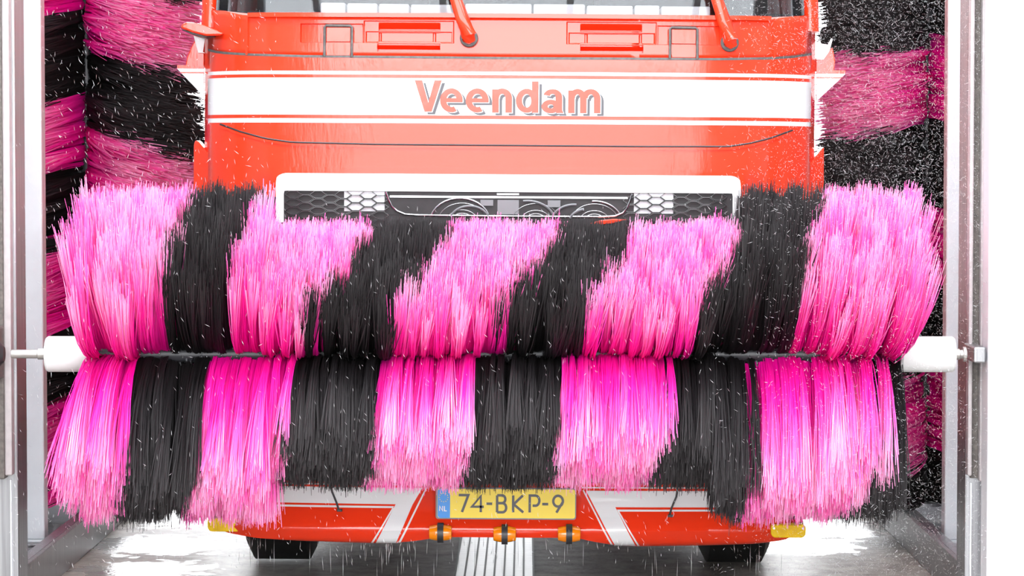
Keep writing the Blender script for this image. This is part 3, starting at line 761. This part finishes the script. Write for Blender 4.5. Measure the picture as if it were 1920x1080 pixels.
for t in range(NT):
    px = 172 + (1684-172) * rng.random()
    upper = rng.random() < 0.52
    a0 = rng.random()
    gap = 7 if (270 < px < 500 or 1335 < px < 1525) else (-8 if upper else -7)
    if upper: th0 = gap + (172 - gap) * a0
    else: th0 = -(gap + (172 - gap) * a0)
    front = abs(th0) < 90
    bend = rng.uniform(0.10 if th0 > 28 else 0.30, 0.52) if upper else rng.uniform(0.16 if th0 < -25 else 0.36, 0.68)
    tgt = 90 if upper else -90
    th1 = th0 + (tgt - th0) * bend if front else th0 + (tgt - th0) * 0.2
    ends = (px < 492 or px > 1378) if upper else (px < 520 or px > 1342)
    R = (0.615 if ends else 0.492) * rng.uniform(0.93, 1.02)
    if upper and ends and front and th1 < 60: R *= 1.0
    spl = 0.0
    if px < 300: spl = -((300 - px)/130)**2 * rng.uniform(0.03, 0.10)
    if px > 1560: spl = ((px - 1560)/130)**2 * rng.uniform(0.02, 0.09) * (1.0 if upper else -0.3)
    spl *= 0.35 + 0.65*abs(math.sin(th1*D2R))
    tipx = px + spl * PXB
    tipx = 985 + (tipx - 985) * BY / (BY - 0.85*R*max(0, math.cos(th1*D2R)))
    s_tip = math.sin(th1*D2R) * R / (0.615 if ends else 0.492)
    off_ = 0.58 if (upper and th0 < 28) else 0.47
    s_col = math.copysign(max(0.0, (abs(s_tip) - off_) / (1 - off_)), s_tip)
    k = band_of(tipx, min(1, max(-1, s_col)))
    # stray pink strands here and there
    n = PER
    x0 = bxp(px) + rng.normal(0, 0.006, n); x1 = bxp(px) + spl + (0.028 if upper else -0.012) + rng.normal(0, 0.016, n)
    A0 = (th0 + rng.normal(0, 2.6, n))*D2R; A1 = (th1 + rng.normal(0, 3.0, n))*D2R
    Rn = R * (1 + rng.normal(0, 0.025, n))
    tt = tl[None, :]
    ang = A0[:, None] + (A1 - A0)[:, None] * tt**1.2
    r = 0.045 + (Rn[:, None] - 0.045) * tt
    X = x0[:, None] + (x1 - x0)[:, None] * tt**1.4
    Y = -r * np.cos(ang); Z = r * np.sin(ang)
    if upper: Z = Z - 0.05 * tt**3 * np.clip(np.cos(ang), 0, 1)
    data[k].append(np.stack([X, Y, Z], -1)); rnd[k].append(np.clip(rng.random() * 0.6 + rng.random(n) * 0.4, 0, 1))
for k in range(11):
    if not data[k]: continue
    P = np.concatenate(data[k]); v = np.concatenate(rnd[k]); n = len(P)
    wdt = 0.0019 * np.array([.8, 1, 1, 1, .9, .45])[None, :] * rng.uniform(.7, 1.2, n)[:, None]
    yaw = rng.uniform(-.7, .7, n)
    W = np.zeros_like(P); W[..., 0] = wdt*np.cos(yaw)[:, None]; W[..., 1] = wdt*np.sin(yaw)[:, None]
    o = ribbons('bristle_band', PINKB if k % 2 else BLACKB, P, W, tl, roller, v)
    if o: o['label'] = ('pink' if k % 2 else 'black') + ' bristles'
# shaft with tuft holders, hubs, stub axles
XA, XB = bxp(165), bxp(1690)
sh = MB().lathe_x([(0, .030), (XB-XA, .030)], XA, 0, 0, 20).build('shaft', SHAFTD, roller, smooth=True)
g = MB(); nt = 210
for k in range(nt):
    x = XA + (XB-XA)*(k+.5)/nt
    for j in range(3):
        a = (k*23 + j*120)*D2R; c, s_ = math.cos(a), math.sin(a)
        g.tube([(x, c*.026, s_*.026), (x+.004, c*.052, s_*.052)], [.0042, .002], 5)
tag(g.build('tuft_holders', FAN, sh), kind='stuff')
for x0, x1 in ((85, 170), (1686, 1791)):
    a, b = bxp(x0), bxp(x1); L = b - a
    MB().lathe_x([(0, .045), (.002, .060), (.010, .0665), (L-.010, .0665), (L-.002, .060), (L, .045)], a, 0, 0, 40).build('hub', WHUB, roller, smooth=True)
for x0, x1, r in ((20, 73, .0165), (70, 86, .021), (1790, 1800, .021), (1799, 1814, .0165)):
    a, b = bxp(x0), bxp(x1)
    MB().lathe_x([(0, r), (b-a, r)], a, 0, 0, 20).build('stub_axle', SHAFTM, roller, smooth=True, bevel=.002)
g = MB(); g.lathe_x([(0, .028), (.012, .028)], bxp(1806), 0, 0, 16); g.build('axle_nut', SHAFTM, roller, bevel=.002)

def side_brush(name, label, apx, SY, R, bands, shift, seed, droop):
    r_ = np.random.default_rng(seed)
    X0 = wx(apx, SY); scale = FPX / SY
    zb = 0.185; ztop = 3.35
    root = empty(name, (X0, SY, zb)); tag(root, label, 'brush', 'vertical side brushes beside the truck')
    MB().tube([(0, 0, -0.002), (0, 0, ztop - zb)], .035, 16).build('shaft', SHAFTD, root, smooth=True)
    MB().tube([(0, 0, -0.018), (0, 0, -0.002)], .10, 32).build('base_disc', STEEL, root, smooth=True)
    g = MB(); n = int((ztop-zb)/.028)
    for k in range(n): a = (k*37)*D2R; g.box(.035*math.cos(a)-.006, .035*math.cos(a)+.006, .035*math.sin(a)-.006-.01, .035*math.sin(a)+.006, .03+k*.028, .03+k*.028+.010)
    tag(g.build('tuft_holders', SHAFTD, root.children[0]), kind='stuff')
    D = {}; V_ = {}
    nt = 2700
    for t in range(nt):
        z0 = zb + .02 + (ztop - zb - .02) * r_.random()
        th = r_.uniform(-105, 105) if r_.random() < .8 else r_.uniform(-180, 180)   # 0 = towards the door, +90 = right
        th1 = th + (12 if th > 0 else -12) * r_.random() + (20 * math.copysign(1, th) * (1 - min(1, abs(th)/60)) )
        Rr = R * r_.uniform(.92, 1.03)
        drp = max(0.0, min(droop*Rr, z0 - zb - .02))
        yt = 315 + (1.75 - (z0 - drp)) * scale
        yt -= shift * math.sin(max(-90, min(90, th1))*D2R)
        k = next((i for i, (a, b) in enumerate(bands) if a <= yt <= b), None)
        key = ('p', k) if k is not None else ('b', sum(1 for a, b in bands if b < yt))
        n = 22
        A0 = (th + r_.normal(0, 3, n))*D2R; A1 = (th1 + r_.normal(0, 5, n))*D2R
        Rn = Rr*(1 + r_.normal(0, .03, n)); zz0 = z0 - zb + r_.normal(0, .006, n); zz1 = z0 - zb - drp + r_.normal(0, .02, n)
        tt = np.linspace(0, 1, 5)[None, :]
        ang = A0[:, None] + (A1-A0)[:, None]*tt; rr = .04 + (Rn[:, None]-.04)*tt
        Pn = np.stack([rr*np.sin(ang), -rr*np.cos(ang), zz0[:, None] + (zz1-zz0)[:, None]*tt**1.3], -1)
        D.setdefault(key, []).append(Pn); V_.setdefault(key, []).append(np.clip(r_.random()*.6 + r_.random(n)*.4, 0, 1))
    for key in sorted(D):
        P = np.concatenate(D[key]); v = np.concatenate(V_[key]); n = len(P)
        wdt = .0026*np.array([.8, 1, 1, .9, .5])[None, :]*r_.uniform(.7, 1.2, n)[:, None]
        W = np.zeros_like(P); W[..., 2] = wdt
        P[..., 2] = np.maximum(P[..., 2], 0.004 + np.abs(P[..., 2])*.2)
        o = ribbons('bristle_band', PINKB if key[0] == 'p' else BLACKB, P, W, np.linspace(0, 1, 5), root, v)
        if o: o['label'] = ('pink' if key[0] == 'p' else 'black') + ' bristles'
    return root
side_brush('side_brush', 'tall vertical pink and black brush behind the left white post', 165, 13.1, .54, [(-340, -210), (-45, 85), (240, 385), (520, 660), (795, 965)], 62, 11, .16)
side_brush('side_brush', 'tall vertical pink and black brush behind the right white post', 1735, 13.1, .50, [(-500, -330), (-210, -50), (95, 245), (405, 555), (700, 860)], -15, 12, .10)

# ------------------------------------------------------------------ gantry
PY = 12.2
def post(x0, x1, label, br):
    a, b = wx(x0, PY), wx(x1, PY); zb = wz(1018, PY)
    r = empty('gantry_post', ((a+b)/2, PY, zb)); tag(r, label, 'post')
    h = (b-a)/2
    MB().box(-h, h, 0, .10, .012, 4.2-zb).build('tube', WPOST, r, bevel=.008, seg=3)
    MB().box(-h-.002, h+.002, -.003, .103, 0, .012).build('foot', WPOST, r, bevel=.003)
    MB().box(-h*1.8, h*1.8, -.06, .18, -.012, -.0).build('base_plate', STEEL, r, bevel=.003)
    z0, z1 = wz(956, PY)-zb, wz(924, PY)-zb
    x = (-h-.10, -h) if br < 0 else (h, h+.10)
    MB().box(x[0], x[1], .02, .09, z0, z1).build('bracket', WPOST, r, bevel=.006)
    MB().box(x[0]+(.08 if br < 0 else .0), x[1]-(.0 if br < 0 else .08), .01, .10, z0-.01, z1+.01).build('bracket_flange', WPOST, r, bevel=.003)
    return zb
zb_post = post(36, 80, 'white aluminium post crossing behind the left roller axle', -1)
post(1774, 1806, 'white aluminium post behind the right roller hub', 1)
# plinths under the posts and wheel guides
def guide(name, X, sgn, label):
    r = empty(name, (X, 13, 0)); tag(r, label, 'kerb')
    h = .165
    MB().box(min(0, sgn*.022), max(0, sgn*.022), -2.05, 4.5, 0, h).build('face_plate', KERBM, r, bevel=.004)
    MB().box(min(sgn*.02, sgn*.07), max(sgn*.02, sgn*.07), -2.05, 4.5, h-.012, h).build('top_flange', STEEL, r, bevel=.003)
guide('wheel_guide', -1.99, -1, 'long steel wheel guide along the left edge of the lane')
guide('wheel_guide', 1.745, 1, 'long steel wheel guide along the right edge of the lane')
g = MB(); g.box(-3.6, -2.07, 10.95, 17.5, 0, zb_post-.012); tag(g.build('plinth', PLATFORMM), 'dark wet plinth under the left white post', 'plinth')
g = MB(); g.box(1.825, 3.4, 10.95, 17.5, 0, zb_post-.012); tag(g.build('plinth', PLATFORMM), 'dark wet plinth under the right white post', 'plinth')
# stainless columns and covers at the frame edges
CY = 10.55
zp = 0.0
def colm(side):
    if side < 0:
        X1 = wx(31, CY); X0 = X1 - .55
        r = empty('gantry_column', ((X0+X1)/2, CY, zp)); tag(r, 'brushed steel gantry column with a brown rail cover at the left edge', 'column')
    else:
        X0 = wx(1812, CY); X1 = wx(1852, CY)
        r = empty('gantry_column', ((X0+X1)/2, CY, zp)); tag(r, 'narrow brushed steel gantry column beside the right white casing', 'column')
    cx = (X0+X1)/2; h = (X1-X0)/2
    MB().box(-h, h, 0, .2, 0, 4.4-zp).build('column_body', STEEL, r, bevel=.006)
    zc = wz(889, CY)-zp
    if side < 0:
        f = lambda p: wx(p, CY-.05)-cx
        MB().box(f(7), f(21), -.06, .0, zc, 4.3-zp).build('guide_strip', PINKSTRIP, r, bevel=.006)
        MB().box(f(-60), f(8), -.075, .0, zc-.012, 4.3-zp).build('rail_cover', BROWNM, r, bevel=.004)
        MB().box(f(12), f(15), -.012, .0, 0, zc-.02).build('highlight_bead', WPOST, r, bevel=.002)  # white strip standing in for the highlight down the column
        MB().lathe_x([(0, .05), (.012, .05), (.03, .028)], f(6), -.2, BZ-zp, 24).build('bearing', RUBBER, r, smooth=True)
        MB().box(f(-60), f(9), -.26, -.07, BZ-zp-.10, BZ-zp+.10).build('bearing_block', BROWNM, r, bevel=.01)
    else:
        f = lambda p: wx(p, CY-.05)-cx
        MB().box(f(1816), f(1824), -.06, .0, zc, 4.3-zp).build('guide_strip', PINKSTRIP, r, bevel=.006)
        MB().box(f(1838), f(1849), -.06, .0, zc-.02, 4.3-zp).build('guide_strip', PINKSTRIP, r, bevel=.006)
        MB().box(f(1824), f(1838), -.02, .0, zc-.012, 4.3-zp).build('rail_cover', BROWNM, r, bevel=.002)
        MB().box(f(1825), f(1828), -.012, .0, 0, zc-.03).build('highlight_bead', WPOST, r, bevel=.002)  # column highlight made as a white strip, as on the left
        MB().box(f(1812), f(1834), -.24, -.0, BZ-zp-.03, BZ-zp+.03).build('bearing_block', STEEL, r, bevel=.006)
colm(-1); colm(1)
CX0 = wx(1854, 10.3)
r = empty('gantry_casing', (CX0+.4, 10.3, zp)); tag(r, 'white sheet metal gantry casing filling the right edge', 'casing')
MB().box(-.4, .6, 0, .15, 0, 4.4-zp).build('casing_body', PANELM, r, bevel=.012, seg=3)
MB().box(-.4, .6, -.004, .002, -.0, .05).build('casing_plinth', STEEL, r)

# ------------------------------------------------------------------ drain grate
gx0, gx1 = -.30, .035
gr_ = empty('drain_grate', ((gx0+gx1)/2, 12.9, 0)); tag(gr_, 'galvanised drain grate in the floor under the truck', 'grate')
hw = (gx1-gx0)/2
GALV = simple('galvanised_bar', (0.75, 0.75, 0.75), 0.3, metal=0.9)
MB().box(-hw, hw, -2.9, 5, .0005, .002).build('channel', UNDER, gr_)
base = None
for k in range(9):
    x = -hw + 2*hw*k/8
    if base is None: base = MB().box(-.004, .004, -2.9, 5, .002, .016).build('grate_bar', RUBBER, gr_); o = base
    else: o = bpy.data.objects.new('grate_bar', base.data); col.objects.link(o); o.parent = gr_
    o.location = (x, 0, 0)
g = MB()
for k in range(330): y = -2.9 + k*.024; g.box(-hw, hw, y, y+.014, .006, .0135)
tag(g.build('cross_rods', GALV, gr_), kind='stuff')

# ------------------------------------------------------------------ water: drips and spray
def strands(name, mat, items, label, sides=4):
    """items: (p0, p1, radius) thin drops and threads"""
    n = len(items); P0 = np.array([i[0] for i in items]); P1 = np.array([i[1] for i in items]); Rr = np.array([i[2] for i in items])
    d = P1 - P0; d /= np.maximum(1e-9, np.linalg.norm(d, axis=1))[:, None]
    up = np.where(np.abs(d[:, 2:3]) < .9, np.array([[0, 0, 1.]]), np.array([[0, 1., 0]]))
    a = np.cross(d, up); a /= np.linalg.norm(a, axis=1)[:, None]; b = np.cross(d, a)
    Mid = P0 + (P1-P0)*.6
    vs = [P0]
    for k in range(3):
        t = 2*math.pi*k/3; vs.append(Mid + (a*math.cos(t) + b*math.sin(t))*Rr[:, None])
    vs.append(P1); vv = np.stack(vs, 1).reshape(-1, 3)
    tri = np.array([(0, 1, 2), (0, 2, 3), (0, 3, 1), (4, 2, 1), (4, 3, 2), (4, 1, 3)])
    f = (np.arange(n)[:, None, None]*5 + tri[None]).reshape(-1, 3)
    me = bpy.data.meshes.new(name); nf = len(f)
    me.vertices.add(len(vv)); me.vertices.foreach_set('co', vv.astype(np.float32).ravel())
    me.loops.add(nf*3); me.loops.foreach_set('vertex_index', f.ravel().astype(np.int32))
    me.polygons.add(nf); me.polygons.foreach_set('loop_start', np.arange(0, nf*3, 3, dtype=np.int32)); me.update(calc_edges=True)
    me.materials.append(mat); o = bpy.data.objects.new(name, me); col.objects.link(o)
    tag(o, label, 'water', kind='stuff'); return o
it = []
for k in range(120):
    px = rng.uniform(430, 1480)
    if rng.random() < .25: px = rng.uniform(640, 780)
    L = rng.uniform(.01, .06) if rng.random() < .6 else rng.uniform(.06, .15)
    z = lz(bb(px)) - math.tan(.36*D2R)*lx(px) + .004; x = lx(px) + TX; y = TY + s_bump(lx(px), lz(bb(px))) + .012
    z0 = z - (0 if rng.random() < .6 else rng.uniform(0, .08))
    it.append(((x, y, z0), (x + rng.uniform(-.006, .006), y, max(.01, z0 - L)), rng.uniform(.0009, .0022)))
strands('water_drips', DRIPM, it, 'thin threads of water dripping from the red bumper')
it = []
def spray(n, px0, px1, py0, py1, Y0, Y1, L0, L1, ang, spread, r0, r1, bias=None):
    for k in range(n):
        px = rng.uniform(px0, px1); py = rng.uniform(py0, py1)
        if bias and rng.random() > bias(px, py): continue
        Y = rng.uniform(Y0, Y1); p = np.array(unproj(px, py, Y))
        a = (ang + rng.normal(0, spread))*D2R; L = rng.uniform(L0, L1)
        d = np.array([math.cos(a), rng.uniform(-.3, .3), math.sin(a)])*L
        it.append((p, p+d, rng.uniform(r0, r1)))
spray(2200, 20, 520, 0, 1060, 9.3, 12.3, .005, .026, -72, 28, .0004, .0010)
spray(800, 520, 1350, 380, 1060, 9.3, 9.9, .006, .024, -75, 22, .0003, .0008)
spray(12000, 1330, 1850, 0, 1080, 9.2, 12.3, .004, .022, -40, 60, .0003, .0007, lambda x, y: .25 + .75*min(1, max(0, (x-1330)/260)))
spray(42000, 1380, 1840, -10, 1080, 9.2, 12.3, .0015, .004, -40, 80, .0004, .0009, lambda x, y: min(1, max(0, (x-1380)/200)) * (1.0 if y < 420 else .55))
strands('water_spray', SPRAYM, it, 'fine white droplets of wash water spraying through the air')
